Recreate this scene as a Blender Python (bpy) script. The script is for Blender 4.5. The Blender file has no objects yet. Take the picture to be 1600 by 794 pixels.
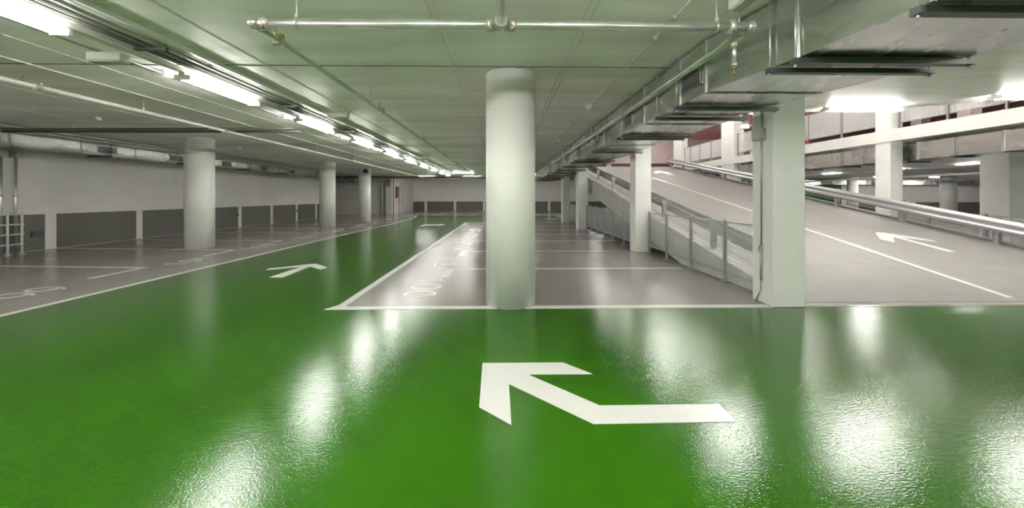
import bpy, bmesh, math, random
from mathutils import Vector, Matrix
random.seed(7)
S = bpy.context.scene
# ---------------------------------------------------------------- camera
cd = bpy.data.cameras.new('camera'); cam = bpy.data.objects.new('camera', cd)
S.collection.objects.link(cam); S.camera = cam
cd.sensor_width = 36.0; cd.lens = 13.5; cd.shift_y = -(397 - 307.4) / 1600.0
cd.clip_start = 0.05; cd.clip_end = 200
cam.location = (0, 0, 1.4)
cam.rotation_euler = (math.radians(90), 0, -math.atan(11 / 600))
# ---------------------------------------------------------------- world, exposure
w = bpy.data.worlds.new('world'); S.world = w; w.use_nodes = True
w.node_tree.nodes['Background'].inputs[0].default_value = (0.9, 0.93, 1, 1)
w.node_tree.nodes['Background'].inputs[1].default_value = 0.02
S.view_settings.view_transform = 'Standard'; S.view_settings.look = 'None'
S.view_settings.gamma = 1; S.view_settings.use_curve_mapping = False
S.view_settings.exposure = 0.9
TUBE = 60.0         # radiance of a fluorescent tube
# ---------------------------------------------------------------- materials
def mat(name, col, rough=0.5, metal=0.0, emit=0.0, noise=None, bump=None, coat=0.0, rvar=0.0, spec=.5):
    """noise=(scale, amount, stretch) colour mottling; bump=(scale, strength, dist)"""
    m = bpy.data.materials.new(name); m.use_nodes = True
    nt = m.node_tree; b = nt.nodes['Principled BSDF']
    b.inputs['Base Color'].default_value = (*col, 1)
    b.inputs['Roughness'].default_value = rough
    b.inputs['Metallic'].default_value = metal
    b.inputs['Specular IOR Level'].default_value = spec
    if coat: b.inputs['Coat Weight'].default_value = coat; b.inputs['Coat Roughness'].default_value = 0.08
    if emit:
        b.inputs['Emission Color'].default_value = (1.0, 0.985, 0.94, 1)
        b.inputs['Emission Strength'].default_value = emit
    geo = nt.nodes.new('ShaderNodeTexCoord')
    if noise:
        mp = nt.nodes.new('ShaderNodeMapping'); nt.links.new(geo.outputs['Object'], mp.inputs[0])
        mp.inputs['Scale'].default_value = noise[2] if len(noise) > 2 else (1, 1, 1)
        n = nt.nodes.new('ShaderNodeTexNoise'); n.inputs['Scale'].default_value = noise[0]
        n.inputs['Detail'].default_value = 5; nt.links.new(mp.outputs[0], n.inputs[0])
        r = nt.nodes.new('ShaderNodeMapRange'); nt.links.new(n.outputs[0], r.inputs[0])
        r.inputs[1].default_value = .3; r.inputs[2].default_value = .7
        r.inputs[3].default_value = 1 - noise[1]; r.inputs[4].default_value = 1 + noise[1]
        mx = nt.nodes.new('ShaderNodeVectorMath'); mx.operation = 'SCALE'
        mx.inputs[0].default_value = col; nt.links.new(r.outputs[0], mx.inputs['Scale'])
        nt.links.new(mx.outputs[0], b.inputs['Base Color'])
        if rvar:
            r2 = nt.nodes.new('ShaderNodeMapRange'); nt.links.new(n.outputs[0], r2.inputs[0])
            r2.inputs[1].default_value = .3; r2.inputs[2].default_value = .7
            r2.inputs[3].default_value = rough - rvar; r2.inputs[4].default_value = rough + rvar
            nt.links.new(r2.outputs[0], b.inputs['Roughness'])
    if bump:
        n2 = nt.nodes.new('ShaderNodeTexNoise'); n2.inputs['Scale'].default_value = bump[0]
        n2.inputs['Detail'].default_value = 2; nt.links.new(geo.outputs['Object'], n2.inputs[0])
        bp = nt.nodes.new('ShaderNodeBump'); bp.inputs['Strength'].default_value = bump[1]
        bp.inputs['Distance'].default_value = bump[2]
        nt.links.new(n2.outputs[0], bp.inputs['Height']); nt.links.new(bp.outputs[0], b.inputs['Normal'])
    return m
M = dict(
    green=mat('green_resin', (0.024, 0.112, 0.0015), .10, noise=(1.2, .14, (1, .35, 1)), bump=(85, .6, .0018), rvar=.02, spec=.42),
    grey=mat('grey_resin', (0.27, 0.25, 0.23), .2, noise=(1.0, .10, (1, .35, 1)), bump=(90, .45, .002), rvar=.05, spec=.38),
    ramp=mat('ramp_concrete', (0.20, 0.187, 0.18), .6, noise=(3, .07), bump=(120, .4, .004)),
    line=mat('white_road_paint', (0.72, 0.715, 0.69), .22, bump=(90, .3, .002), spec=.4),
    column=mat('column_paint', (0.80, 0.80, 0.76), .45, noise=(4, .03), bump=(12, .15, .004)),
    wall=mat('wall_paint', (0.78, 0.76, 0.72), .55, noise=(1.5, .04), bump=(9, .1, .004)),
    dado=mat('dado_paint', (0.13, 0.125, 0.105), .45, noise=(3, .05)),
    ceiling=mat('ceiling_paint', (0.82, 0.81, 0.75), .45, noise=(1.1, .15, (.35, 2.2, 1)), bump=(4, .5, .015)),
    galv=mat('galvanised_sheet', (0.64, 0.65, 0.63), .27, 1.0, noise=(1.6, .12, (2, .6, 2)), rvar=.1),
    galvd=mat('galvanised_steel', (0.50, 0.51, 0.50), .42, .9, noise=(9, .1)),
    strut=mat('strut_channel', (0.13, 0.135, 0.13), .45, .8),
    rail=mat('guardrail_zinc', (0.50, 0.51, 0.51), .38, .75, noise=(5, .08, (2, .4, 2))),
    pipe=mat('pipe_zinc', (0.63, 0.64, 0.60), .33, .75, noise=(6, .1)),
    fitting=mat('cast_fitting', (0.55, 0.55, 0.50), .4, .6),
    brass=mat('brass', (0.55, 0.40, 0.20), .35, .9),
    plastic=mat('white_plastic', (0.72, 0.71, 0.66), .4),
    box=mat('grey_plastic', (0.40, 0.41, 0.36), .45),
    black=mat('black_plastic', (0.02, 0.02, 0.02), .5),
    dark=mat('dark_grille', (0.07, 0.07, 0.065), .6),
    tube=mat('lit_tube', (1, 1, 1), .4, 0, TUBE),
    red=mat('sign_red', (0.45, 0.03, 0.025), .4),
    redcab=mat('cabinet_red', (0.13, 0.04, 0.035), .35),
    redfloor=mat('red_resin', (0.30, 0.05, 0.05), .3, noise=(2, .1)),
    maroon=mat('maroon_paint', (0.085, 0.03, 0.03), .5),
    upwall=mat('upper_wall_paint', (0.66, 0.58, 0.55), .55),
    darkgreen=mat('dark_green_paint', (0.012, 0.10, 0.03), .45),
    door=mat('door_paint', (0.66, 0.68, 0.64), .35),
    mesh=mat('mesh_wire_zinc', (0.62, 0.63, 0.61), .45, .3),
    meshlit=mat('lit_wire_zinc', (0.80, 0.80, 0.79), .4),  # same zinc wire, paler: the upper level's light is put into its colour
    beam=mat('edge_beam_concrete', (0.50, 0.50, 0.47), .6, noise=(3, .08)),
    cable=mat('cable_sheath', (0.13, 0.13, 0.12), .5),
)
# ---------------------------------------------------------------- helpers
class MB:
    def __init__(s): s.bm = bmesh.new()
    def hexa(s, p):   # 8 points: bottom 4 ccw, top 4 ccw
        v = [s.bm.verts.new(q) for q in p]
        for f in ((3, 2, 1, 0), (4, 5, 6, 7), (0, 1, 5, 4), (1, 2, 6, 5), (2, 3, 7, 6), (3, 0, 4, 7)):
            s.bm.faces.new([v[i] for i in f])
        return s
    def box(s, x0, x1, y0, y1, z0, z1):
        return s.hexa([(x0, y0, z0), (x1, y0, z0), (x1, y1, z0), (x0, y1, z0),
                       (x0, y0, z1), (x1, y0, z1), (x1, y1, z1), (x0, y1, z1)])
    def prism(s, poly, z0, z1):
        a = sum(poly[i][0] * poly[(i + 1) % len(poly)][1] - poly[(i + 1) % len(poly)][0] * poly[i][1] for i in range(len(poly)))
        if a < 0: poly = poly[::-1]
        f0 = z0 if callable(z0) else (lambda x, y: z0); f1 = z1 if callable(z1) else (lambda x, y: z1)
        b = [s.bm.verts.new((x, y, f0(x, y))) for x, y in poly]; t = [s.bm.verts.new((x, y, f1(x, y))) for x, y in poly]
        n = len(poly); s.bm.faces.new(b[::-1]); s.bm.faces.new(t)
        for i in range(n): s.bm.faces.new([b[i], b[(i + 1) % n], t[(i + 1) % n], t[i]])
        return s
    def prismX(s, prof, x0, x1):   # profile (y,z) extruded along x
        n = len(prof); a = [s.bm.verts.new((x0, y, z)) for y, z in prof]; b = [s.bm.verts.new((x1, y, z)) for y, z in prof]
        s.bm.faces.new(a[::-1]); s.bm.faces.new(b)
        for i in range(n): s.bm.faces.new([a[i], a[(i + 1) % n], b[(i + 1) % n], b[i]])
        return s
    def cyl(s, p0, p1, r, r2=None, n=16, cap=True):
        p0 = Vector(p0); p1 = Vector(p1); r2 = r if r2 is None else r2
        d = (p1 - p0).normalized(); u = d.orthogonal().normalized(); v = d.cross(u)
        A = []; B = []
        for i in range(n):
            t = 2 * math.pi * i / n; q = u * math.cos(t) + v * math.sin(t)
            A.append(s.bm.verts.new(p0 + q * r)); B.append(s.bm.verts.new(p1 + q * r2))
        for i in range(n):
            f = s.bm.faces.new([A[i], A[(i + 1) % n], B[(i + 1) % n], B[i]]); f.smooth = True
        if cap: s.bm.faces.new(A[::-1]); s.bm.faces.new(B)
        return s
    def tube(s, pts, r, n=12):
        for a, b in zip(pts[:-1], pts[1:]): s.cyl(a, b, r, n=n)
        for p in pts[1:-1]:
            bmesh.ops.create_uvsphere(s.bm, u_segments=n, v_segments=8, radius=r, matrix=Matrix.Translation(p))
        return s
    def ball(s, p, r, n=14):
        for f in bmesh.ops.create_uvsphere(s.bm, u_segments=n, v_segments=10, radius=r, matrix=Matrix.Translation(p))['verts']:
            for g in f.link_faces: g.smooth = True
        return s
    def sweep(s, prof, path):      # closed profile of (dx,dz) along points
        rings = [[s.bm.verts.new((p[0] + a, p[1], p[2] + b)) for a, b in prof] for p in path]
        n = len(prof)
        for r0, r1 in zip(rings[:-1], rings[1:]):
            for i in range(n): s.bm.faces.new([r0[i], r0[(i + 1) % n], r1[(i + 1) % n], r1[i]])
        s.bm.faces.new(rings[0][::-1]); s.bm.faces.new(rings[-1])
        return s
    def build(s, name, m, parent=None, label=None, bevel=0):
        me = bpy.data.meshes.new(name); bmesh.ops.recalc_face_normals(s.bm, faces=s.bm.faces)
        s.bm.to_mesh(me); s.bm.free(); me.materials.append(M[m] if isinstance(m, str) else m)
        o = bpy.data.objects.new(name, me); S.collection.objects.link(o)
        if parent: o.parent = parent; o.matrix_parent_inverse = Matrix.Translation(parent.location).inverted() if parent.type == 'EMPTY' else Matrix.Identity(4)
        if label: o['label'] = label
        if bevel:
            b = o.modifiers.new('bevel', 'BEVEL'); b.width = bevel; b.segments = 2; b.limit_method = 'ANGLE'
        return o
def thing(name, label, cat, loc, group=None):
    o = bpy.data.objects.new(name, None); o.empty_display_size = .2
    S.collection.objects.link(o); o.location = loc
    return tag(o, label, cat, group)
def tag(o, label, cat, group=None):
    o['label'] = label; o['category'] = cat
    if group: o['group'] = group
    return o
def struct(mb, name, m, label=None):
    o = mb.build(name, m); o['kind'] = 'structure'
    if label: o['label'] = label
    return o
def dup(root, loc, label, group=None):
    r = root.copy(); S.collection.objects.link(r); r.location = loc; r['label'] = label
    if group: r['group'] = group
    for ch in list(root.children):
        c = ch.copy(); S.collection.objects.link(c); c.parent = r
        for g in ch.children:
            d = g.copy(); S.collection.objects.link(d); d.parent = c
    return r
# ================================================================ STRUCTURE
H = 3.0; K = 3.2 / 17.9
def rz(y): return max(0.0, min(3.2, (y - 5.0) * K))
LY, RX = 4.87, 3.5
floor = struct(MB().box(-5.92, 12, -8, LY, -.15, 0).box(-5.92, -2.11, LY, 28.7, -.15, 0).box(-2.11, 3.55, 20.75, 28.7, -.15, 0),
               'floor', 'green', 'glossy green driving lane floor')
fl_left = struct(MB().box(-16, -5.92, -8, 37.2, -.15, 0), 'floor', 'grey', 'glossy grey parking bay floor along the left wall')
fl_mid = struct(MB().box(-2.11, 3.55, LY, 20.75, -.15, 0), 'floor', 'grey', 'glossy grey parking bay floor in the middle')
fl_far = struct(MB().box(-5.92, 12, 28.7, 37.2, -.15, 0), 'floor', 'grey', 'grey parking bay floor at the far wall')
struct(MB().box(3.55, 12, LY, 28.7, -.15, 0).box(12, 42, -8, 37.2, -.15, 0), 'floor', 'ramp', 'grey floor beyond and under the ramp')

struct(MB().prism([(-16, -8), (42, -8), (42, -7.8), (10.1, -7.8), (10.1, 4.9), (8.35, 6.05), (7.6, 6.6), (5.66, 7.2), (3.9, 7.4), (3.9, 37.2), (-16, 37.2)], H, H + .18),
       'ceiling', 'ceiling', 'painted concrete ceiling over the lanes')
# raised shuttering joints on the ceiling
for i, (a, b) in enumerate([((-.66, -8, 0), (-.66, 36, 0)), ((-.60, -8, 0), (-.60, 36, 0)), ((.70, -8, 0), (.70, 36, 0)), ((.77, -8, 0), (.77, 36, 0)),
                            ((-2.9, -8, 0), (-2.9, 36, 0)), ((-7.2, -8, 0), (-7.2, 36, 0)), ((-8.9, -8, 0), (-8.9, 36, 0)), ((1.9, -8, 0), (1.9, 36, 0)), ((-4.95, -8, 0), (-4.95, 36, 0))]):
    struct(MB().box(a[0] - .006, a[0] + .006, a[1], b[1], H - .005, H + .01), 'trim_%d' % (i + 1), 'line')
for i, y in enumerate((-2.6, 4.72, 12.0, 19.3, 26.6)):
    struct(MB().box(-15.9, 3.85, y - .006, y + .006, H - .006, H + .01), 'trim_%d' % (i + 20), 'dark')
    struct(MB().box(-15.9, 3.85, y + .02, y + .035, H - .008, H + .01), 'trim_%d' % (i + 30), 'ceiling')
# ---- walls
def dados(parent, axis, const, gaps, z0=0.0, z1=.94, m='dado', t=.012):
    """grey painted panels between white strips along a wall"""
    for a, b in gaps:
        if axis == 'x': MB().box(a, b, const - t, const, z0 + .01, z1).build('dado_panel', m, parent, 'dark grey painted panel')
        else: MB().box(const, const + t, a, b, z0 + .01, z1).build('dado_panel', m, parent, 'dark grey painted panel')
wl = struct(MB().box(-12.4, -12.15, -8, 26.2, 0, H).box(-16, -12.15, 26.2, 26.4, 0, H), 'wall_left', 'wall')
dados(wl, 'y', -12.15, [(-7.5, -4.6), (-4.3, -1.9), (-1.6, .6), (.85, 3.0), (3.2, 5.3), (5.5, 7.7), (7.9, 10.36), (10.63, 12.87), (13.1, 15.3), (15.52, 17.7), (17.95, 20.1), (20.35, 22.5), (22.75, 24.8), (25.05, 26.2)])
struct(MB().box(-16.2, -16, 26.4, 31, 0, H), 'wall_left', 'wall')
struct(MB().box(-16, -8.8, 30.6, 30.8, 0, H), 'wall_far_left', 'wall')
ws = struct(MB().box(-9.0, -8.8, 30.8, 37.2, 0, H), 'wall_side', 'wall')
wf = struct(MB().box(-9, 14, 37.0, 37.2, 0, H), 'wall_far', 'wall')
gx = [-8.8, -7.72, -7.48, -4.92, -4.68, -2.12, -1.88, 1.2, 1.42, 4.15, 4.38, 7.0, 7.2, 9.8, 10.0, 13.9]
dados(wf, 'x', 37.0, [(gx[i], gx[i + 1]) for i in range(0, len(gx), 2)])
struct(MB().box(-16, 42, -8.2, -8, 0, H + .2), 'wall_back', 'wall')
struct(MB().box(42, 42.2, -8, 37.2, 0, 6.2), 'wall_right', 'wall')
wr = struct(MB().box(27.6, 42, 31.0, 31.2, 0, 2.85).box(14, 18.9, 31.0, 31.2, 0, 2.85), 'wall_far_right', 'wall')
struct(MB().box(18.9, 27.6, 31.0, 31.2, 0, 2.85), 'wall_green', 'darkgreen', 'dark green painted wall')
dados(wr, 'x', 31.0, [(28, 30.5), (30.8, 33.5), (33.8, 36.5), (36.8, 39.5)])
# ---- ramp, upper level
ramp = struct(MB().prismX([(5.0, .004), (22.9, 3.2), (32, 3.2), (32, 2.85), (23.2, 2.72), (7.95, .02), (5.0, .0)], 3.8, 9.95), 'ramp', 'ramp', 'grey concrete ramp rising to the upper level')
MB().prismX([(5.3, 0.0), (5.3, rz(5.3) + .09), (22.9, 3.29), (22.9, 2.68), (7.95, 0.0)], 3.68, 3.798).prismX([(5.3, rz(5.3) + .006), (5.3, rz(5.3) + .09), (22.9, 3.29), (22.9, 3.206)], 3.8, 3.90).build('kerb', 'beam', ramp, 'pale grey kerb and edge beam')
MB().sweep([(-.04, 0), (.06, 0), (.06, .05), (-.04, .05)], [(9.93, 5.4, rz(5.4)), (9.93, 22.9, 3.2)]).build('kerb', 'ramp', ramp)
up = struct(MB().box(10.1, 42, -7.8, 32, 2.85, 3.16), 'upper_floor', 'column', 'white slab edge of the upper level')
MB().box(10.35, 42, -7.8, 32, 3.16, 3.175).build('floor_coating', 'redfloor', up, 'red resin floor coating')
struct(MB().box(3.7, 42, -8, 32.2, 6.2, 6.4), 'ceiling_upper', 'ceiling')
wu = struct(MB().box(3.5, 42, 32.0, 32.2, 3.18, 6.2), 'wall_upper_far', 'upwall')
dados(wu, 'x', 32.0, [(3.6, 8.5), (8.9, 11.4), (11.8, 14.3), (14.7, 17.2), (17.6, 20.1), (20.5, 24)], 3.2, 4.18, 'maroon')
struct(MB().box(3.5, 3.7, -8, 32, 3.18, 6.2), 'wall_upper_left', 'upwall')
wur = struct(MB().box(30, 30.2, -8, 32, 3.18, 6.2), 'wall_upper_right', 'upwall')
MB().box(29.985, 30, -8, 32, 3.18, 4.2).build('dado_panel', 'maroon', wur)
# ================================================================ PAINTED MARKINGS (parts of the floor)
T = .003
def mark(parent, name, polys, label, z=0.0, zf=None, m='line'):
    mb = MB()
    for p in polys:
        if zf: mb.prism(p, lambda x, y: zf(x, y) + .0005, lambda x, y: zf(x, y) + T + .001)
        else: mb.prism(p, z + .0005, z + T)
    return mb.build(name, m, parent, label)
def rect(x0, x1, y0, y1): return [(x0, y0), (x1, y0), (x1, y1), (x0, y1)]
mark(fl_left, 'lane_line', [[(-6.0, -8), (-5.9, -8), (-5.87, 4.6), (-5.87, 12), (-5.85, 16), (-5.72, 19.9), (-6.0, 26), (-6.5, 28.7), (-6.62, 28.7), (-6.1, 26), (-5.82, 19.9), (-5.95, 16), (-5.97, 12), (-5.97, 4.6)]], 'white edge line of the green lane')
# green lane bulges left at its far end
mark(fl_left, 'lane_flare', [[(-5.93, 26), (-5.93, 28.7), (-6.5, 28.7), (-6.02, 26)]], 'green lane flare', m='green')
mark(fl_mid, 'lane_line', [[(-2.24, 4.79), (3.4, 4.79), (3.4, 4.92), (-2.03, 4.92), (-2.03, 20.7), (3.5, 20.7), (3.5, 20.8), (-2.14, 20.8), (-2.14, 5.0)]], 'white border line of the middle bays')
mark(fl_far, 'lane_line', [rect(-5.9, 3.5, 28.66, 28.78)], 'white line along the far bays')
for x0, x1 in ((-7.6, -8.2), (-4.8, -5.4), (-2, -2.6), (1.3, .9), (4.3, 4.3), (7.1, 7.4)):
    mark(fl_far if x0 > -5.9 else fl_left, 'bay_line', [[(x0 - .06, 36.9), (x1 - .06, 28.9), (x1 + .06, 28.9), (x0 + .06, 36.9)]], 'white bay line')
LY_ = [7.69, 10.24, 12.35, 15.0, 17.07, 19.5, 21.9, 24.3]
for y in LY_ + [5.1, 2.6]:
    mark(fl_left, 'bay_line', [[(-12.1, y + .45), (-12.1, y + .35), (-7.15, y - .05), (-7.15, y - 1.0), (-7.06, y - 1.0), (-7.06, y + .05)]], 'white bay line with a return at its open end')
MYS = [7.45, 9.87, 12.08, 14.25, 16.24, 18.06]
for y in MYS:
    mark(fl_mid, 'bay_line', [[(3.45, y + .045), (3.45, y - .045), (-.98, y - .045), (-.98, y - .8), (-1.12, y - .8), (-1.12, y + .045)]], 'white bay line with a return at its open end')
# stroke digits
def arc(cx, cy, rx, ry, a0, a1, n=18): return [(cx + rx * math.cos(math.radians(a0 + (a1 - a0) * i / n)), cy + ry * math.sin(math.radians(a0 + (a1 - a0) * i / n))) for i in range(n + 1)]
GL = {'0': [arc(.5, .5, .42, .5, 0, 360, 28)], '1': [[(.2, .75), (.5, 1), (.5, 0)]],
      '2': [arc(.5, .7, .36, .3, 170, -30, 14) + [(.12, 0), (.9, 0)]],
      '3': [arc(.48, .74, .34, .26, 150, -90, 12), arc(.48, .26, .38, .26, 90, -150, 12)],
      '4': [[(.7, 0), (.7, 1), (.08, .3), (.95, .3)]],
      '5': [[(.85, 1), (.22, 1), (.16, .55)] + arc(.48, .32, .38, .32, 110, -140, 12)],
      '6': [arc(.5, .34, .4, .34, 0, 360, 22), arc(1.0, .34, .9, .72, 180, 118, 8)],
      '7': [[(.1, 1), (.9, 1), (.35, 0)]],
      '8': [arc(.5, .74, .33, .26, 0, 360, 20), arc(.5, .26, .4, .26, 0, 360, 20)],
      '9': [arc(.5, .62, .42, .38, 0, 360, 22), arc(.1, .66, .82, .8, 0, -55, 8)]}
def number(parent, txt, org, rd, up, h, wd, pitch, sw=.045):
    """rd: reading direction, up: glyph up direction, org: centre"""
    mb = MB(); n = len(txt); tot = pitch * (n - 1)
    for k, ch in enumerate(txt):
        off = -tot / 2 + k * pitch
        for st in GL[ch]:
            pts = []
            for gx_, gy_ in st:
                a = off + (gx_ - .5) * wd; b = (gy_ - .5) * h
                pts.append(Vector((org[0] + rd[0] * a + up[0] * b, org[1] + rd[1] * a + up[1] * b)))
            for i, (p, q) in enumerate(zip(pts[:-1], pts[1:])):
                d = (q - p).normalized(); nn = Vector((-d.y, d.x)) * sw / 2; e = d * sw * .25
                zt = T + (i % 2) * .0002
                mb.prism([tuple(p - e + nn), tuple(p - e - nn), tuple(q + e - nn), tuple(q + e + nn)], .0005, zt)
    return mb.build('bay_number', 'line', parent, 'white painted bay number %s' % txt)
number(fl_left, '99', (-6.93, 5.74), (0, 1), (-1, 0), .46, .34, .38)
for t_, y in (('101', 8.5), ('103', 10.85), ('105', 13.3), ('107', 15.7), ('109', 18.0), ('111', 20.4)):
    number(fl_left, t_, (-6.86, y), (0, 1), (-1, 0), .42, .3, .36)
number(fl_left, '97', (-6.93, 3.4), (0, 1), (-1, 0), .46, .34, .38)
number(fl_mid, '100', (-1.22, 5.98), (0, -1), (1, 0), .44, .36, .44)
for t_, y in (('102', 8.35), ('104', 10.6), ('106', 12.8), ('108', 14.9), ('110', 16.9)):
    number(fl_mid, t_, (-1.22, y), (0, -1), (1, 0), .44, .36, .44)
# arrows
mark(floor, 'direction_arrow', [[(-0.189, 3.23), (0.49, 3.227), (0.693, 3.013), (0.181, 3.016), (0.634, 2.559), (1.445, 2.562), (1.438, 2.361), (0.545, 2.351), (0.03, 2.865), (0.039, 2.349), (-0.171, 2.554)]],
     'large white bent arrow in the foreground')
mark(floor, 'direction_arrow', [[(-3.961, 8.105), (-3.5, 7.64), (-3.545, 7.435), (-3.90, 7.76), (-3.84, 6.71), (-4.09, 6.73), (-4.06, 7.74), (-4.56, 7.40), (-4.59, 7.56)]], 'white straight arrow in the left lane')
mark(floor, 'direction_arrow', [[(-4.05, 18.2), (-3.85, 18.2), (-3.8, 18.9), (-3.3, 18.9), (-3.3, 18.5), (-2.95, 19.1), (-3.3, 19.8), (-3.3, 19.3), (-4.0, 19.3)]], 'white turning arrow at the far end of the lane')
mark(floor, 'direction_arrow', [[(2.5, 23.2), (3.6, 24.2), (2.9, 24.9), (2.9, 24.5), (2.4, 24.5), (2.4, 24.1), (2.9, 24.0)]], 'white arrow behind the middle bays')
rf = lambda x, y: rz(y) + .004
mark(ramp, 'lane_line', [rect(6.83, 6.93, 5.1, 22.8)], 'white centre line', zf=rf)
mark(ramp, 'direction_arrow', [[(8.2, 8.36), (8.36, 8.36), (8.82, 7.78), (8.78, 7.62), (8.37, 8.0), (8.43, 7.03), (8.28, 7.03), (8.24, 8.0), (7.86, 7.6), (7.80, 7.85)]], 'white arrow near the foot of the ramp', zf=rf)
mark(ramp, 'direction_arrow', [[(8.2, 20.6), (8.7, 19.8), (8.6, 19.4), (8.3, 19.9), (8.3, 18.6), (8.1, 18.6), (8.1, 19.9), (7.8, 19.4), (7.7, 19.8)]], 'white arrow near the top of the ramp', zf=rf)
mark(floor, 'lane_line', [rect(3.82, 9.9, 4.8, 4.86)], 'thin seam line at the foot of the ramp', m='grey')
# ================================================================ COLUMNS
def rcol(x, y, r, label, group=None, z1=H):
    o = MB().cyl((x, y, 0), (x, y, z1), r, n=48).build('round_column', 'column')
    tag(o, label, 'column', group)
    MB().cyl((x, y, 2.50), (x, y, 2.515), r + .0025, n=48, cap=False).build('joint_ring', 'wall', o)
    return o
rcol(.075, 5.07, .325, 'thick white round column in the centre, on the white border line')
rcol(-8.42, 10.75, .34, 'nearest white round column on the left, beside bay 101')
rcol(-8.22, 17.95, .34, 'second white round column on the left, behind the nearest one')
c3 = rcol(-8.02, 22.1, .34, 'third white round column on the left with a small black box at its top')
rcol(26.3, 22.3, .36, 'white round column seen between the two square columns beyond the ramp', z1=2.85)
rcol(26.6, 28.9, .34, 'white round column in front of the dark green wall beyond the ramp', z1=2.85)
def scol(x0, x1, y0, y1, z0, z1, label, ch=.015):
    o = MB().box(x0, x1, y0, y1, z0, z1).build('square_column', 'column', bevel=ch)
    return tag(o, label, 'column')
colA = scol(3.39, 3.80, 4.79, 5.2, 0, H, 'nearest white square column, right of the parking bays, carrying a conduit', .012)
scol(3.27, 3.67, 9.57, 10.0, 0, H, 'second white square column, standing between two runs of mesh fence')
scol(3.10, 3.50, 16.2, 16.75, 0, H, 'third white square column in the fence row beside the upper ramp')
scol(3.10, 3.50, 20.6, 21.1, 0, H, 'farthest white square column in the fence row')
scol(10.12, 10.46, 9.9, 10.32, 0, 6.2, 'tall white square column behind the right guardrail, crossing the upper slab')
scol(10.12, 10.46, 16.8, 17.8, 0, 6.2, 'white square column behind the upper mesh fence, seen left of the nearest column')
scol(10.12, 10.46, 21.8, 22.9, 0, 6.2, 'white square column at the top end of the ramp')
scol(14.0, 14.5, 10.4, 11.08, 0, 2.85, 'wide square column at the right edge behind the guardrail')
scol(16.5, 17.0, 27, 27.5, 3.18, 6.2, 'far pinkish square column on the upper level')
scol(21, 21.5, 19, 19.5, 3.18, 6.2, 'square column deep inside the upper level')
scol(15.5, 15.9, 12.5, 12.9, 3.18, 6.2, 'square column on the upper level behind the mesh fence')
scol(5.6, 6.0, 27.5, 27.9, 0, 2.85, 'square column under the landing of the ramp')
scol(-9.3, -8.82, 30.1, 30.6, 0, H, 'white pier with the red sign at the far left corner')
# ================================================================ LAMPS
def make_lamp(axis, L=1.36, n=2):
    r = thing('ceiling_light', '', 'ceiling light', (0, 0, 0))
    def bx(mb, a0, a1, b0, b1, z0, z1):
        return mb.box(b0, b1, a0, a1, z0, z1) if axis == 'y' else mb.box(a0, a1, b0, b1, z0, z1)
    h = L / 2
    bx(MB(), -h, h, -.035, .035, -.05, 0).build('housing', 'plastic', r)
    for s in (-1, 1):
        e = (0, s, 0) if axis == 'y' else (s, 0, 0)
        mb = MB(); bx(mb, min(s * h, s * (h - .03)), max(s * h, s * (h - .03)), -.085, .085, -.085, -.028); mb.build('end_cap', 'plastic', r)
    for s in (-.06, .06):
        a = (s, -h + .03, -.057) if axis == 'y' else (-h + .03, s, -.057)
        b = (s, h - .03, -.057) if axis == 'y' else (h - .03, s, -.057)
        MB().cyl(a, b, .017, n=12).build('tube', 'tube', r)
    return r
lampY = make_lamp('y'); lampX = make_lamp('x'); first = {'x': True, 'y': True}
def lamp(axis, x, y, z, label, group=None):
    proto = lampY if axis == 'y' else lampX
    if first[axis]:
        first[axis] = False; proto.location = (x, y, z); proto['label'] = label
        if group: proto['group'] = group
        return proto
    return dup(proto, (x, y, z), label, group)
ordn = ['nearest', 'second', 'third', 'fourth', 'fifth', 'sixth', 'seventh', 'eighth', 'ninth', 'tenth']
for k in range(-3, 10):
    y = 2.78 + 2.6 * k
    lab = ('lit fluorescent light in the long row over the left lane, %s from the camera' % ordn[k]) if k >= 0 else 'lit fluorescent light in the long row over the left lane, %s one behind the camera' % ('', 'closest', 'middle', 'farthest')[-k]
    lamp('y', -3.90, y, 2.90, lab, 'lights over the left lane')
lamp('x', 4.35, 6.95, H, 'lit fluorescent light behind the big duct beside the nearest square column')
lamp('x', 6.35, 6.72, H, 'lit fluorescent light at the ceiling edge above the ramp, left of two')
lamp('x', 8.30, 5.85, H, 'lit fluorescent light at the ceiling edge at the right margin of the photo')
lamp('x', -2.7, 25.2, H, 'lit fluorescent light at the far end, left of the pair set across the lane')
for x, q in ((-6.2, 'leftmost of four'), (-2.6, 'second from left of four'), (1.0, 'third from left of four'), (5.4, 'rightmost of four')): lamp('x', x, 30.25, H, 'hidden fill light added close to the far wall over its parking bays, ' + q)  # added behind the far tray to brighten the dark far wall
lamp('x', 2.6, 27.0, H, 'lit fluorescent light at the far end behind the centre column')
for x, y, t_ in ((-1.2, 1.6, 'above left of'), (1.1, 1.6, 'above right of'), (-1.2, -3.5, 'behind and left of'), (1.4, -3.5, 'behind and right of'), (5.2, .6, 'far to the right of'), (8.2, -.5, 'farthest right of'), (5.2, -4.2, 'right behind'), (-8.5, -3, 'added left behind'), (-9.6, 1.6, 'added far to the left of'), (-9.6, -.8, 'added farthest left of')):
    lamp('x', x, y, 2.78, 'unseen lit fluorescent light %s the camera' % t_)  # unseen, hung low to brighten the ceiling; left ones added for the left wall
for i, y in enumerate((8.5, 12.2, 16.2, 19.7, 23.4, 26.6)):
    lamp('y', 20.3, y, 2.85, 'lit light under the upper slab beyond the ramp, %s of its row' % ordn[i], 'lights under the upper slab')
for i, y in enumerate((6.5, 13.0, 18.5, 24.0)):
    lamp('y', 12.6, y, 2.85, 'lit light behind the right duct, %s of its row' % ordn[i], 'lights behind the right duct')
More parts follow.
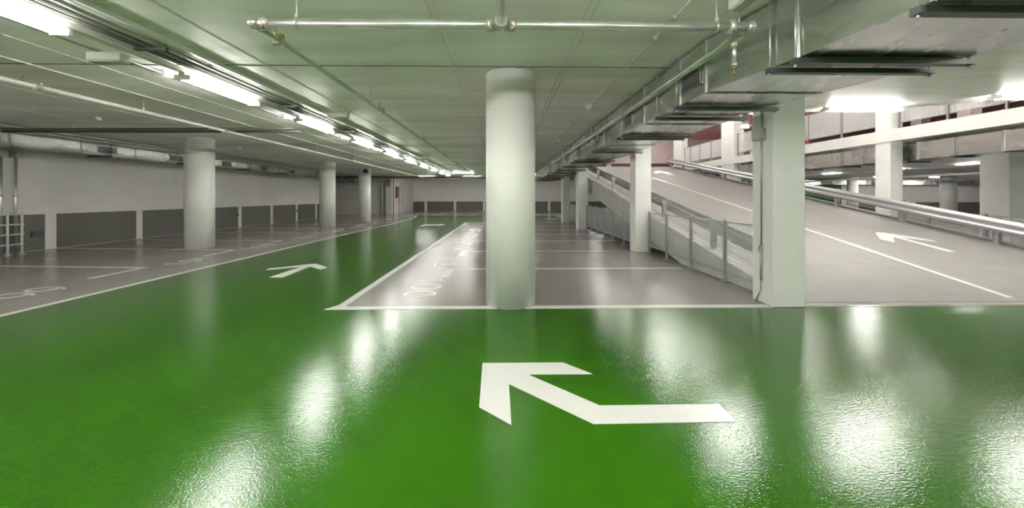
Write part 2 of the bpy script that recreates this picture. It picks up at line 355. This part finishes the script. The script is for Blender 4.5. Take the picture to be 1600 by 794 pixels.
for i, (x, y) in enumerate(((7, 8.5), (7, 17), (7, 22), (7, 28), (16, 9), (16, 14.5), (16, 20), (16, 26), (12.5, 7), (12, 29))):
    lamp('x', x, y, 6.2, 'lit light on the upper level ceiling, %s from the front' % ordn[i], 'lights of the upper level')
for i, (x, y) in enumerate(((27, 27), (31, 27), (36, 27), (31, 21), (35, 15))):
    lamp('x', x, y, 2.85, 'lit light added near the far wall beyond the ramp, %s from the left' % ordn[i])  # extra lamps put in to brighten the far right wall
for i, (x, y) in enumerate(((8.6, 9.0), (8.6, 16.5), (8.6, 19), (8.6, 21.5), (12.6, 16), (12.6, 21), (5.5, 8.6), (5.5, 25))):
    lamp('y', x, y, 6.2, 'added fill light on the high ceiling above the ramp well, %s from the front' % ordn[i], 'added fill lights above the ramp well')  # out-of-sight lamps added to brighten the upper level and its fence
lamp('x', 7.0, 30, 2.85, 'lit light under the landing of the ramp')
for i, (x, y) in enumerate(((8.0, 7.9), (9.3, 8.6), (8.0, 9.5), (9.3, 10.2), (8.0, 10.9))):
    lamp('x', x, y, 6.2, 'added fill light on the high ceiling over the foot of the ramp, %s from the front' % ordn[i], 'added fill lights over the foot of the ramp')  # more hidden lamps, added so the upper mesh catches light
# ---- cable trunking beside the left row of lights
t = thing('cable_tray', 'dark perforated cable tray running beside the left row of lights', 'cable tray', (-3.62, 10, 2.9))
MB().box(-3.785, -3.775, -7.5, 27, 2.93, 2.965).box(-3.535, -3.525, -7.5, 27, 2.93, 2.965).build('tray', 'pipe', t)
for k in range(4): MB().cyl((-3.74 + .055 * k, -7.5, 2.95), (-3.74 + .055 * k, 27, 2.95), (.013, .010, .016, .010)[k], n=8).build('cable', ('cable', 'galvd', 'cable', 'plastic')[k], t)
for k in range(14): MB().box(-3.80, -3.48, -6 + 2.5 * k, -5.96 + 2.5 * k, 2.905, 2.93).cyl((-3.49, -5.98 + 2.5 * k, 2.905), (-3.49, -5.98 + 2.5 * k, 2.998), .005, n=6).build('support_bracket', 'strut', t)
t = thing('lighting_track', 'white metal track carrying the left row of lights', 'lighting track', (-3.90, 10, 2.95))
for k in range(12): MB().cyl((-3.90, -6 + 2.6 * k, 2.95), (-3.90, -6 + 2.6 * k, 2.999), .008, n=6).build('hanger', 'pipe', t)
MB().box(-3.94, -3.86, -7.5, 27, 2.901, 2.95).build('track_body', 'plastic', t)
t = thing('conduit', 'white strip standing in for the lit right edge of the dark cable tray', 'conduit', (-3.42, 10, 2.95))
MB().box(-3.455, -3.395, -7.5, 27, 2.955, 2.999).build('tube', 'line', t)  # white strip painted in for the brightly lit tray edge
t = thing('conduit', 'thin conduit with saddle boxes left of the row of lights', 'conduit', (-4.32, 10, 2.95))
MB().cyl((-4.32, -7.5, 2.96), (-4.32, 27, 2.96), .012, n=8).build('tube', 'pipe', t)
MB().cyl((-4.38, -7.5, 2.97), (-4.38, 27, 2.97), .009, n=8).build('tube', 'cable', t)
for k in range(10): MB().box(-4.40, -4.27, 4.9 + 2.6 * k, 5.0 + 2.6 * k, 2.92, 2.998).build('saddle_box', 'plastic', t)
def ebox(x, y, L, label, axis='x', z=2.9, H=H):
    o = MB().box(x - L / 2, x + L / 2, y - .06, y + .06, z, H).build('emergency_light', 'plastic', bevel=.012) if axis == 'x' else MB().box(x - .06, x + .06, y - L / 2, y + L / 2, z, H).build('emergency_light', 'plastic', bevel=.012)
    tag(o, label, 'emergency light')
    if axis == 'x': MB().box(x - L / 2 + .02, x + L / 2 - .02, y - .045, y + .045, z - .012, z).build('diffuser', 'box', o)
    else: MB().box(x - .045, x + .045, y - L / 2 + .02, y + L / 2 - .02, z - .012, z).build('diffuser', 'box', o)
ebox(-4.28, 4.22, .36, 'unlit white emergency light box between the nearest and second ceiling lights', 'x', 2.855, 2.945)
ebox(-3.16, 7.35, .38, 'unlit white emergency light box right of the third ceiling light')
ebox(-3.16, 15.2, .38, 'unlit white emergency light box right of the far ceiling lights')
ebox(1.86, 2.62, .9, 'unlit white emergency light at the top edge above the pipe corner', 'y')
ebox(-3.19, 2.93, .36, 'unlit white emergency light at the top left edge of the photo')
# ================================================================ SPRINKLER PIPES
def coupling(t, p, axis, r=.036):
    d = Vector({'x': (1, 0, 0), 'y': (0, 1, 0), 'z': (0, 0, 1)}[axis]); p = Vector(p)
    mb = MB().cyl(p - d * .028, p + d * .028, r + .018, n=20).cyl(p - d * .034, p + d * .034, r + .009, n=20)
    o = mb.build('coupling', 'fitting', t)
    u = d.orthogonal().normalized()
    for s in (-1, 1):
        b = MB(); c = p + u * s * (r + .022); b.box(c.x - .013, c.x + .013, c.y - .013, c.y + .013, c.z - .010, c.z + .010)
        b.cyl(c - d.cross(u) * .026, c + d.cross(u) * .026, .005, n=8)
        b.build('bolt_pad', 'brass', o)
def hanger(t, p, r, top=H, axis='y'):
    mb = MB().cyl((p[0], p[1], p[2] + r), (p[0], p[1], top), .005, n=6)
    d = (0, .01, 0) if axis == 'y' else (.01, 0, 0)
    mb.cyl((p[0] - d[0], p[1] - d[1], p[2]), (p[0] + d[0], p[1] + d[1], p[2]), r + .004, n=18)
    mb.box(p[0] - .011, p[0] + .011, p[1] - .011, p[1] + .011, p[2] + r, p[2] + r + .035)
    mb.build('hanger', 'pipe', t)
def head(t, x, y, z, up=True, L=.04):
    s = 1 if up else -1
    mb = MB().cyl((x, y, z), (x, y, z + s * L), .012, n=10); mb.cyl((x, y, z + s * L), (x, y, z + s * (L + .02)), .008, n=8)
    mb.cyl((x, y, z + s * (L + .045)), (x, y, z + s * (L + .048)), .02, n=14)
    for a in (-1, 1): mb.cyl((x + a * .007, y, z + s * (L + .015)), (x + a * .010, y, z + s * (L + .045)), .003, n=6)
    mb.build('sprinkler_head', 'brass', t)
PZ = 2.75
t = thing('sprinkler_pipe', 'galvanised sprinkler main crossing the top of the photo from side to side', 'pipe', (0, 3.02, PZ))
MB().cyl((-1.93, 3.02, PZ), (1.93, 3.02, PZ), .036, n=24).build('pipe_run', 'pipe', t)
for x in (-1.86, -.115, .055, 1.80): coupling(t, (x, 3.02, PZ), 'x')
MB().ball((-1.95, 3.02, PZ), .046).cyl((-1.95, 3.02, PZ), (-1.95, 3.09, PZ), .042, n=18).build('elbow', 'fitting', t)
MB().ball((1.95, 3.02, PZ), .046).cyl((1.95, 3.02, PZ), (1.95, 3.09, PZ), .042, n=18).build('elbow', 'fitting', t)
MB().cyl((-.03, 3.02, PZ), (-.03, 2.93, PZ), .05, n=18).cyl((-.13, 3.02, PZ), (.07, 3.02, PZ), .046, n=18).build('tee', 'fitting', t)
MB().cyl((-.03, 3.0, PZ), (-.03, 1.9, PZ + .02), .034, n=18).build('branch_pipe', 'pipe', t)
hanger(t, (-1.62, 3.02, PZ), .036, axis='x'); hanger(t, (1.68, 3.02, PZ), .036, axis='x')
def yrun(label, x, y0, y1, r, z, heads, hangers, coups, m='pipe'):
    t = thing('sprinkler_pipe', label, 'pipe', (x, (y0 + y1) / 2, z))
    MB().cyl((x, y0, z), (x, y1, z), r, n=16).build('pipe_run', m, t)
    for y in heads: head(t, x, y, z + r)
    for y in hangers: hanger(t, (x, y, z), r)
    for y in coups: coupling(t, (x, y, z), 'y', r)
    return t
yrun('galvanised sprinkler branch running back from the left end of the crossing main', -1.95, 3.09, 26, .025, PZ, [3.3, 6.0, 9.2, 12.4, 15.6, 18.8], [5.6, 8.2, 11, 14, 17, 20], [3.34, 6.1, 9.3, 12.5, 15.7, 18.9])
t = yrun('galvanised sprinkler pipe running back along the big duct', 1.95, 3.09, 26, .034, PZ, [], [3.16, 5.9, 8.7, 12, 15, 18, 21], [3.2, 6.2, 9.5, 13, 17], 'pipe')
MB().cyl((1.93, 3.2, 2.72), (1.93, 3.2, 2.53), .017, n=14).cyl((1.93, 3.2, 2.72), (1.93, 3.2, 2.66), .026, n=14).cyl((1.93, 3.2, 2.53), (1.93, 3.2, 2.50), .023, n=14).build('drop_pipe', 'pipe', t)
head(t, 1.93, 3.2, 2.50, False, .02)
for y in (7.9, 12.3): MB().cyl((1.90, y, 2.74), (1.90, y, 2.57), .014, n=10).build('drop_pipe', 'pipe', t); head(t, 1.90, y, 2.57, False, .02)
yrun('long white sprinkler pipe over the left edge of the green lane', -5.83, -7.5, 28.2, .028, 2.77, [4.75, 8.0, 11.3, 14.6, 18], [3.6, 6.3, 9.1, 12, 15, 18, 21, 24], [4.9, 8.1, 11.4, 14.7, 18.1], 'plastic')
t = thing('conduit', 'thin white conduit on the ceiling right of the long sprinkler pipe', 'conduit', (-5.68, 10, 2.98))
MB().cyl((-5.68, -7.5, 2.985), (-5.68, 28, 2.985), .010, n=8).build('tube', 'plastic', t)
t = thing('conduit', 'brown ceiling conduit with detector boxes between the centre column and the duct', 'conduit', (1.5, 10, 2.97))
MB().cyl((1.5, -7.5, 2.985), (1.5, 27, 2.985), .010, n=8).build('tube', 'box', t)
for y in (3.35, 3.8, 4.4, 5.0): MB().box(1.48, 1.52, y, y + .02, 2.97, 3.0).build('clip', 'fitting', t)
for y, x in ((6.65, 1.47), (10.7, 1.5), (15.5, 1.5)): MB().box(x - .06, x + .04, y - .05, y + .05, 2.94, 3.0).cyl((x, y, 2.94), (x, y, 2.91), .04, .03, n=14).build('detector', 'plastic', t)
t = thing('conduit', 'pair of dark pipes crossing the ceiling left of the lights', 'conduit', (-8, 8.6, 2.93))
MB().cyl((-11.1, 8.4, 2.84), (-4.5, 8.2, 2.84), .022, n=10).build('tube', 'strut', t)
MB().cyl((-11.1, 8.7, 2.84), (-4.5, 8.55, 2.84), .030, n=10).build('tube', 'strut', t)
t = thing('sprinkler_pipe', 'pipe crossing the ceiling in front of the far wall', 'pipe', (-3, 28.3, 2.72))
MB().cyl((-15.8, 28.3, 2.72), (3.5, 28.3, 2.72), .035, n=12).build('pipe_run', 'galvd', t)
for x in (-12, -9, -6, -3, 0): hanger(t, (x, 28.3, 2.72), .035, axis='x')
t = thing('cable_tray', 'dark cable tray crossing the ceiling at the far end', 'cable tray', (-3, 29.5, 2.85))
MB().box(-15.8, 3.5, 29.2, 29.5, 2.82, 2.945).build('tray', 'strut', t)
for x in (-12, -9, -6, -3, 0, 3): MB().box(x, x + .03, 29.19, 29.55, 2.79, 2.82).cyl((x, 29.2, 2.8), (x, 29.2, 2.998), .008, n=6).build('support_bracket', 'strut', t)
# ---- big duct on the right
def grille(t, x, y0, y1, z0, z1, s=-1):
    xf = x + s * .004
    mb = MB().box(min(x, xf + s * .006), max(x, xf + s * .006), y0, y1, z0, z0 + .012).box(min(x, xf + s * .006), max(x, xf + s * .006), y0, y1, z1 - .012, z1)
    mb.box(min(x, xf + s * .006), max(x, xf + s * .006), y0, y0 + .012, z0, z1).box(min(x, xf + s * .006), max(x, xf + s * .006), y1 - .012, y1, z0, z1)
    g = mb.build('grille', 'galvd', t)
    MB().box(min(x, xf), max(x, xf), y0 + .01, y1 - .01, z0 + .01, z1 - .01).build('grille_back', 'dark', g)
    lv = MB(); n = max(3, int((z1 - z0) / .022)); n = min(n, 12)
    for i in range(n):
        z = z0 + .02 + (z1 - z0 - .035) * i / (n - 1); lv.box(min(xf, xf + s * .006), max(xf, xf + s * .006), y0 + .01, y1 - .01, z, z + .005)
    lv.build('louvre', 'galvd', g)
t = thing('air_duct', 'big galvanised air duct hanging below the ceiling over the right side of the bays', 'air duct', (2.6, 8, 2.45))
ZB, ZT = 2.455, 2.975
st = [(-3, 2.36, 3.62), (2.0, 2.31, 3.58), (2.88, 2.22, 3.50), (3.85, 2.03, 3.22), (4.4, 2.02, 3.12), (26, 2.06, 3.12)]
for (ya, la, ra), (yb, lb, rb) in zip(st[:-1], st[1:]):
    nn = max(1, round((yb - ya) / 1.15))
    for i in range(nn):
        f0, f1 = i / nn, (i + 1) / nn; g = .003
        y0, y1 = ya + (yb - ya) * f0 + g, ya + (yb - ya) * f1 - g
        l0, l1, r0, r1 = la + (lb - la) * f0, la + (lb - la) * f1, ra + (rb - ra) * f0, ra + (rb - ra) * f1
        MB().hexa([(l0, y0, ZB), (r0, y0, ZB), (r1, y1, ZB), (l1, y1, ZB), (l0, y0, ZT), (r0, y0, ZT), (r1, y1, ZT), (l1, y1, ZT)]).build('duct_section', 'galv', t)
        e = .012
        MB().hexa([(l1 - e, y1 - .012, ZB - e), (r1 + e, y1 - .012, ZB - e), (r1 + e, y1 + .012, ZB - e), (l1 - e, y1 + .012, ZB - e), (l1 - e, y1 - .012, ZT + e), (r1 + e, y1 - .012, ZT + e), (r1 + e, y1 + .012, ZT + e), (l1 - e, y1 + .012, ZT + e)]).build('flange', 'galvd', t)
def lx(y):
    for (ya, la, ra), (yb, lb, rb) in zip(st[:-1], st[1:]):
        if y <= yb: f = (y - ya) / (yb - ya); return la + (lb - la) * f, ra + (rb - ra) * f
    return st[-1][1:]
for y in (-1.5, .5, 2.07, 2.86, 3.08, 4.42, 5.0, 6.5, 6.75, 8.8, 11.0, 11.5, 13.2, 15.0, 16.8, 18.6, 20.5, 22.5, 24.5):
    l, r = lx(y)
    MB().box(l - .05, r + .05, y - .03, y + .03, ZB - .055, ZB - .013).box(l - .05, r + .05, y - .034, y - .03, ZB - .055, ZB - .035).build('hanger_bar', 'strut', t)
    for xr in (l - .03, r + .03): MB().cyl((xr, y, ZB - .07), (xr, y, H), .007, n=6).cyl((xr, y, ZB - .075), (xr, y, ZB - .055), .012, n=6).build('threaded_rod', 'pipe', t)
for y0, y1 in ((3.93, 4.36), (6.05, 6.4), (8.2, 8.6), (10.3, 10.7), (12.4, 12.8), (14.5, 14.9), (17, 17.4)):
    grille(t, lx((y0 + y1) / 2)[0] - .002, y0, y1, 2.56, 2.80)
# ---- left wall duct
t = thing('air_duct', 'galvanised air duct running high along the left wall', 'air duct', (-11.6, 10, 2.58))
y = -7.5; k = 0
while y < 25.5:
    z0 = 2.57 if k < 14 else 2.62
    MB().box(-11.9, -11.35, y + .004, y + 1.5, z0, 2.86).build('duct_section', 'galv', t)
    MB().box(-11.92, -11.33, y + 1.49, y + 1.52, z0 - .02, 2.88).build('flange', 'galvd', t)
    if k % 2 == 0: MB().box(-11.95, -11.27, y + .7, y + .74, z0 - .045, z0 - .002).cyl((-11.3, y + .72, z0 - .04), (-11.3, y + .72, 3), .008, n=6).build('hanger_bar', 'strut', t)
    y += 1.5; k += 1
for y in (1.0, 5.3, 8.3, 10.9, 13.2, 15.6, 18, 20.4): grille(t, -11.35, y, y + .55, 2.63, 2.83, 1)
t = thing('cable_tray', 'cable tray and pipes high above the left wall duct', 'cable tray', (-10.9, 10, 2.9))
MB().box(-11.15, -10.95, -7.5, 25.8, 2.88, 2.93).build('tray', 'galvd', t)
MB().cyl((-10.7, -7.5, 2.93), (-10.7, 25.8, 2.93), .03, n=10).build('pipe_run', 'pipe', t)
t = thing('air_duct', 'short piece of air duct in the far left recess', 'air duct', (-13, 29, 2.6))
MB().box(-15.9, -11.3, 28.9, 29.15, 2.45, 2.8).build('duct_section', 'galv', t)
for x in (-15, -13.4, -11.8): MB().cyl((x, 28.88, 2.45), (x, 28.88, 2.998), .01, n=6).build('threaded_rod', 'pipe', t)
MB().box(-12.2, -12.15, 28.85, 29.15, 2.38, 2.9).build('flange', 'galvd', t)
# ---- right duct below upper slab
t = thing('air_duct', 'galvanised air duct below the upper slab edge beyond the right guardrail', 'air duct', (10.5, 8, 2.32))
for y0, y1, x0 in ((3, 6.2, 10.3), (6.2, 7.75, 10.3), (7.75, 9.4, 10.3), (9.4, 10.4, 10.62), (10.4, 11.2, 10.3), (11.2, 11.9, 10.3), (11.9, 14, 10.3), (14, 18, 10.3), (18, 22, 10.3)):
    MB().box(x0, x0 + .55, y0 + .01, y1 - .01, 2.34, 2.76).build('duct_section', 'galv', t)
    MB().box(x0 - .012, x0 + .56, y1 - .02, y1 + .02, 2.325, 2.775).build('flange', 'rail', t)
    MB().box(x0 - .04, x0 + .6, (y0 + y1) / 2, (y0 + y1) / 2 + .03, 2.30, 2.335).cyl((x0 - .03, (y0 + y1) / 2, 2.3), (x0 - .03, (y0 + y1) / 2, 2.85), .006, n=6).build('hanger_bar', 'strut', t)
t = thing('air_duct', 'air duct along the far wall beyond the ramp', 'air duct', (30, 30.5, 2.4))
for x in range(20, 39, 3): MB().cyl((x, 30.28, 2.35), (x, 30.28, 2.848), .01, n=6).build('threaded_rod', 'pipe', t)
for x in range(19, 39, 3): MB().box(x, x + 2.98, 30.3, 30.8, 2.35, 2.7).build('duct_section', 'galv', t)
for x, z in ((23, 2.55), (17.8, 2.6), (25, 2.62)):
    t = thing('sprinkler_pipe', 'pipe running under the upper slab beyond the ramp, %s' % {23: 'middle one', 17.8: 'nearest one', 25: 'farthest one'}[x], 'pipe', (x, 15, z))
    MB().cyl((x, 4, z), (x, 30, z), .04, n=12).build('pipe_run', 'plastic', t)
    for y in range(6, 30, 4): hanger(t, (x, y, z), .04, 2.85)
# ================================================================ FENCES
def fence_run(name, label, x, ys, zb, zt, z_foot=0.0, cell=.034, wr=.0022, group=None):
    """posts at ys, welded-mesh panels between them"""
    t = thing(name, label, 'fence', (x, (ys[0] + ys[-1]) / 2, z_foot), group)
    for y in ys:
        p = MB().box(x - .02, x + .02, y - .02, y + .02, z_foot + .012, zt + .04).build('post', 'galvd', t)
        MB().box(x - .07, x + .07, y - .06, y + .06, z_foot, z_foot + .012).cyl((x - .05, y + .03, z_foot), (x - .05, y + .03, z_foot + .03), .008, n=6).cyl((x - .05, y - .03, z_foot), (x - .05, y - .03, z_foot + .03), .008, n=6).build('foot_plate', 'galvd', p)
    for a, b in zip(ys[:-1], ys[1:]):
        a += .03; b -= .03
        fr = MB().box(x - .012, x + .012, a, b, zt - .025, zt).box(x - .012, x + .012, a, b, zb, zb + .025).box(x - .012, x + .012, a, a + .02, zb, zt).box(x - .012, x + .012, b - .02, b, zb, zt)
        fr = fr.build('panel_frame', 'galvd', t)
        mb = MB(); n = max(2, round((b - a) / cell)); w_ = wr
        for i in range(1, n):
            y = a + (b - a) * i / n; mb.box(x - w_, x + w_, y - w_, y + w_, zb + .02, zt - .02)
        n = round((zt - zb) / cell * .8)
        for i in range(1, n):
            z = zb + (zt - zb) * i / n; mb.box(x - w_ - .004, x + w_ - .004, a, b, z - w_, z + w_)
        mb.build('wire_mesh', 'meshlit' if zb > 3 else 'mesh', fr)
    return t
fence_run('mesh_fence', 'wire mesh fence between the nearest and second square columns', 3.6, [5.27, 6.22, 7.37, 8.49, 9.5], .16, 1.0)
fence_run('mesh_fence', 'wire mesh fence between the second and third square columns', 3.45, [10.1, 11.1, 12.2, 13.3, 14.4, 15.4, 16.15], .16, 1.0)
fence_run('mesh_fence', 'wire mesh fence beyond the third square column', 3.42, [16.85, 17.9, 19.0, 20.0], .16, 1.0)
fence_run('mesh_fence', 'wire mesh fence on the lower floor behind the right guardrail', 10.25, [3.6, 4.7, 5.8, 6.9, 8.0, 9.1, 9.8], .1, 1.0, cell=.045)
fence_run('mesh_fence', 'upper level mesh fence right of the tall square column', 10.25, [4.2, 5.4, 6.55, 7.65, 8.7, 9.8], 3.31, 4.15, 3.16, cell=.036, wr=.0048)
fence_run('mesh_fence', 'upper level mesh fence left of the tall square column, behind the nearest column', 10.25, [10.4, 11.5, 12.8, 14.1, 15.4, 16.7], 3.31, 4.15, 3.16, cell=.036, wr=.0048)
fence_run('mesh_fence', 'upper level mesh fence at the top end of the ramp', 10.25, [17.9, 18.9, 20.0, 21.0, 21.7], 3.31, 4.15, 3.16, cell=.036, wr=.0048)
# ---- guardrails
WB = [(0, 0), (.03, .02), (.055, .055), (.055, .085), (.03, .11), (.02, .135), (.03, .16), (.055, .185), (.055, .215), (.03, .25), (0, .27),
      (-.006, .265), (.022, .245), (.046, .21), (.046, .19), (.022, .165), (.012, .135), (.022, .105), (.046, .08), (.046, .06), (.022, .025), (-.006, .006)]
def guardrail(label, x, xp, y0, y1, posts, side, zlo, wires):
    t = thing('guardrail', label, 'guardrail', (x, (y0 + y1) / 2, rz((y0 + y1) / 2)))
    prof = [(side * a, b) for a, b in WB]
    ys = [y0 + (y1 - y0) * i / 4 for i in range(5)]
    for a, b in zip(ys[:-1], ys[1:]):
        MB().sweep(prof, [(x, a, rz(a) + zlo), (x, b + .02, rz(b) + zlo)]).build('rail_beam', 'rail', t)
    bt = MB()
    for yb in ys[1:-1]:
        for s in (-.1, .1):
            for dz in (.07, .2): bt.cyl((x + side * .05, yb + s, rz(yb + s) + zlo + dz), (x + side * .07, yb + s, rz(yb + s) + zlo + dz), .012, n=8)
    bt.build('bolt', 'galvd', t)
    for y in posts:
        z = rz(y) + (.09 if side > 0 else .0)
        p = MB().box(xp - .04, xp + .04, y - .05, y - .044, z, rz(y) + zlo + .26).box(xp - .04, xp + .04, y + .044, y + .05, z, rz(y) + zlo + .26).box(xp - .003, xp + .003, y - .05, y + .05, z, rz(y) + zlo + .26)
        p = p.build('post', 'rail', t)
        mb = MB().hexa([(xp - .09, y - .1, z - .018), (xp + .09, y - .1, z - .018), (xp + .09, y + .1, z + .018), (xp - .09, y + .1, z + .018), (xp - .09, y - .1, z - .006), (xp + .09, y - .1, z - .006), (xp + .09, y + .1, z + .03), (xp - .09, y + .1, z + .03)])
        mb.build('foot_plate', 'galvd', p)
    for dz in wires:
        MB().cyl((xp, y0, rz(y0) + dz), (xp, y1, rz(y1) + dz), .007, n=8).build('wire', 'rail', t)
    return t
guardrail('zinc guardrail along the right edge of the ramp', 9.70, 9.84, 5.4, 22.8, [5.6, 7.5, 9.33, 11.2, 13.1, 15, 17, 19, 21, 22.6], -1, .27, (.09, .19))
guardrail('zinc guardrail along the left edge of the ramp above the mesh fence', 3.96, 3.84, 5.6, 22.8, [7.0, 9.2, 11.37, 13.55, 15.74, 17.9, 20.1, 22.3], 1, .31, (.2,))
# extra low wire rail posts right of ramp
# ================================================================ SMALL THINGS
t = thing('conduit', 'grey switch boxes and conduit running down the left face of the nearest square column', 'conduit', (3.385, 5.0, 0))
X = 3.39
MB().cyl((X - .012, 5.0, H - .02), (X - .012, 5.0, .75), .010, n=10).cyl((X - .014, 5.0, .75), (X - .014, 5.0, .3), .015, n=10).tube([(X - .014, 5.0, .3), (X - .016, 5.01, .18), (X - .018, 5.10, .004)], .009).build('tube', 'galvd', t)
MB().box(X - .07, X - .001, 4.92, 5.12, 2.15, 2.30).build('junction_box', 'box', t, bevel=.01)
MB().box(X - .03, X - .001, 4.98, 5.14, 2.30, 2.48).build('junction_box', 'box', t, bevel=.01)
MB().box(X - .035, X - .001, 4.975, 5.025, .68, .76).ball((X - .04, 5.0, .70), .02).build('junction_box', 'galvd', t)
# bell lamp / siren beyond duct next to column A
# red and white hazard strip on slab edge
t = thing('hazard_strip', 'red and white striped strip on the upper slab edge left of the nearest column', 'hazard strip', (10.09, 15, 3.1))
for i in range(10):
    MB().box(10.07, 10.098, 12.6 + i * .3, 12.9 + i * .3, 3.17, 3.27).build('stripe', 'red' if i % 2 == 0 else 'line', t, 'red stripe' if i % 2 == 0 else 'white stripe')
# left pipes, guard
for y, lab in ((9.40, 'left one of two vertical pipes behind the white guard at the left edge'), (9.68, 'right one of two vertical pipes behind the white guard at the left edge')):
    t = thing('wall_pipe', lab, 'pipe', (-12.05, y, 0))
    MB().cyl((-12.05, y, .02), (-12.05, y, 2.5), .03, n=14).build('pipe_run', 'pipe', t)
    MB().box(-12.14, -11.95, y - .07, y + .07, 2.36, 2.52).build('valve_box', 'box', t, bevel=.01)
    MB().cyl((-12.05, y, 1.4), (-12.05, y, 1.44), .04, n=14).cyl((-12.05, y, .7), (-12.05, y, .74), .04, n=14).build('clamp', 'galvd', t)
t = thing('pipe_guard', 'white tubular guard frame standing in front of the wall pipes at the left edge', 'guard frame', (-11.75, 9.3, 0))
for y in (8.75, 9.02, 9.29, 9.56): MB().cyl((-11.75, y, 0), (-11.75, y, .98), .022, n=14).cyl((-11.75, y, 0), (-11.75, y, .012), .06, n=14).build('upright', 'line', t)
for z in (.97, .73, .49, .25): MB().cyl((-11.75, 8.4, z), (-11.75, 9.60, z), .020, n=12).build('cross_bar', 'line', t)
t = thing('wall_vent', 'dark louvred vent set low in the left wall beside the white guard', 'vent', (-12.13, 10.4, .4))
MB().box(-12.14, -12.11, 10.06, 10.32, .36, .50).build('frame', 'dark', t)
MB().box(-12.115, -12.10, 10.08, 10.30, .38, .39).box(-12.115, -12.10, 10.08, 10.30, .42, .43).box(-12.115, -12.10, 10.08, 10.30, .46, .47).build('louvre', 'dado', t)
o = tag(MB().box(-12.13, -12.10, 17.58, 17.68, .52, .62).build('socket_box', 'black', bevel=.008), 'small dark socket box on the left wall behind the nearest left column', 'socket')
tag(MB().box(-12.13, -12.10, 22.5, 22.62, .52, .62).build('socket_box', 'black', bevel=.008), 'small dark socket box on the left wall near the second left column', 'socket')
t = thing('security_camera', 'black camera box at the top of the third left round column', 'camera', (-7.75, 21.72, 2.75))
MB().box(-7.92, -7.66, 21.55, 21.78, 2.74, 2.93).build('body', 'black', t, bevel=.02)
MB().cyl((-7.80, 21.60, 2.93), (-7.80, 21.60, 3.0), .03, n=12).build('mount', 'black', t)
t = thing('wall_sign', 'red fire equipment sign with white symbols on the far left pier', 'sign', (-9.1, 30.09, 2.4))
MB().box(-9.22, -9.0, 30.075, 30.098, 2.20, 2.92).build('plate', 'red', t)
MB().cyl((-9.11, 30.072, 2.72), (-9.11, 30.074, 2.72), .055, n=16).box(-9.14, -9.08, 30.070, 30.074, 2.30, 2.48).box(-9.12, -9.10, 30.070, 30.074, 2.48, 2.54).box(-9.2, -9.02, 30.070, 30.074, 2.56, 2.58).build('symbol', 'line', t)
t = thing('fire_hose_cabinet', 'red fire hose cabinet on the far left side wall', 'cabinet', (-8.75, 31.3, 1.3))
MB().box(-8.79, -8.70, 30.95, 31.75, 1.3, 2.2).build('cabinet_body', 'redcab', t)
MB().box(-8.70, -8.69, 31.02, 31.68, 1.4, 2.1).build('cabinet_door', 'redcab', t)
MB().box(-8.69, -8.675, 31.58, 31.63, 1.7, 1.8).build('handle', 'plastic', t)
d = struct(MB().box(-8.79, -8.75, 31.95, 33.1, .01, 2.12), 'door_1', 'door')
MB().box(-8.75, -8.70, 32.05, 32.15, 1.0, 1.12).build('door_handle', 'black', d)
MB().box(-8.80, -8.74, 31.88, 31.95, 0, 2.2).box(-8.80, -8.74, 33.1, 33.17, 0, 2.2).box(-8.80, -8.74, 31.88, 33.17, 2.12, 2.2).build('door_frame', 'galvd', d)
tag(MB().box(-8.79, -8.72, 32.3, 32.4, 2.3, 2.6).build('notice_plate', 'box'), 'small grey plate above the door in the far left side wall', 'plate')
t = thing('drain_pipe', 'vertical drain pipe beside the far left pier', 'pipe', (-9.65, 30.4, 0))
MB().cyl((-9.65, 30.4, 0), (-9.65, 30.4, H), .1, n=18).build('pipe_run', 'wall', t)
MB().cyl((-9.65, 30.4, .7), (-9.65, 30.4, .9), .125, n=18).cyl((-9.65, 30.4, 1.2), (-9.65, 30.4, 1.3), .12, n=18).build('collar', 'wall', t)
tag(MB().cyl((-8.72, 30.2, .0), (-8.72, 30.2, H - .01), .035, n=12).build('wall_pipe', 'cable'), 'thin dark pipe on the corner right of the far left pier', 'pipe')

for x, y, q in ((-8.2, 7.9, 'nearest'), (-9.9, 9.0, 'middle'), (-8.6, 12.6, 'farthest')):
    tag(MB().cyl((x, y, 2.94), (x, y, H), .03, .05, n=16).build('smoke_detector', 'plastic'), 'small white detector on the ceiling over the left bays, %s of three' % q, 'detector')
t = thing('green_panel', 'bright green panel seen under the upper slab, left of the nearest square column', 'panel', (13.9, 22.4, 0))
MB().box(13.3, 14.5, 22.4, 22.44, 1.0, 2.45).build('panel_face', mat('bright_green', (0.05, 0.55, 0.04), .5), t)
for x in (13.32, 14.48): MB().box(x - .03, x + .03, 22.4, 22.46, 0, 2.5).build('leg', 'galvd', t)
MB().box(13.5, 13.9, 22.39, 22.4, 1.9, 2.2).box(14.0, 14.3, 22.39, 22.4, 2.0, 2.3).build('symbol', 'line', t)
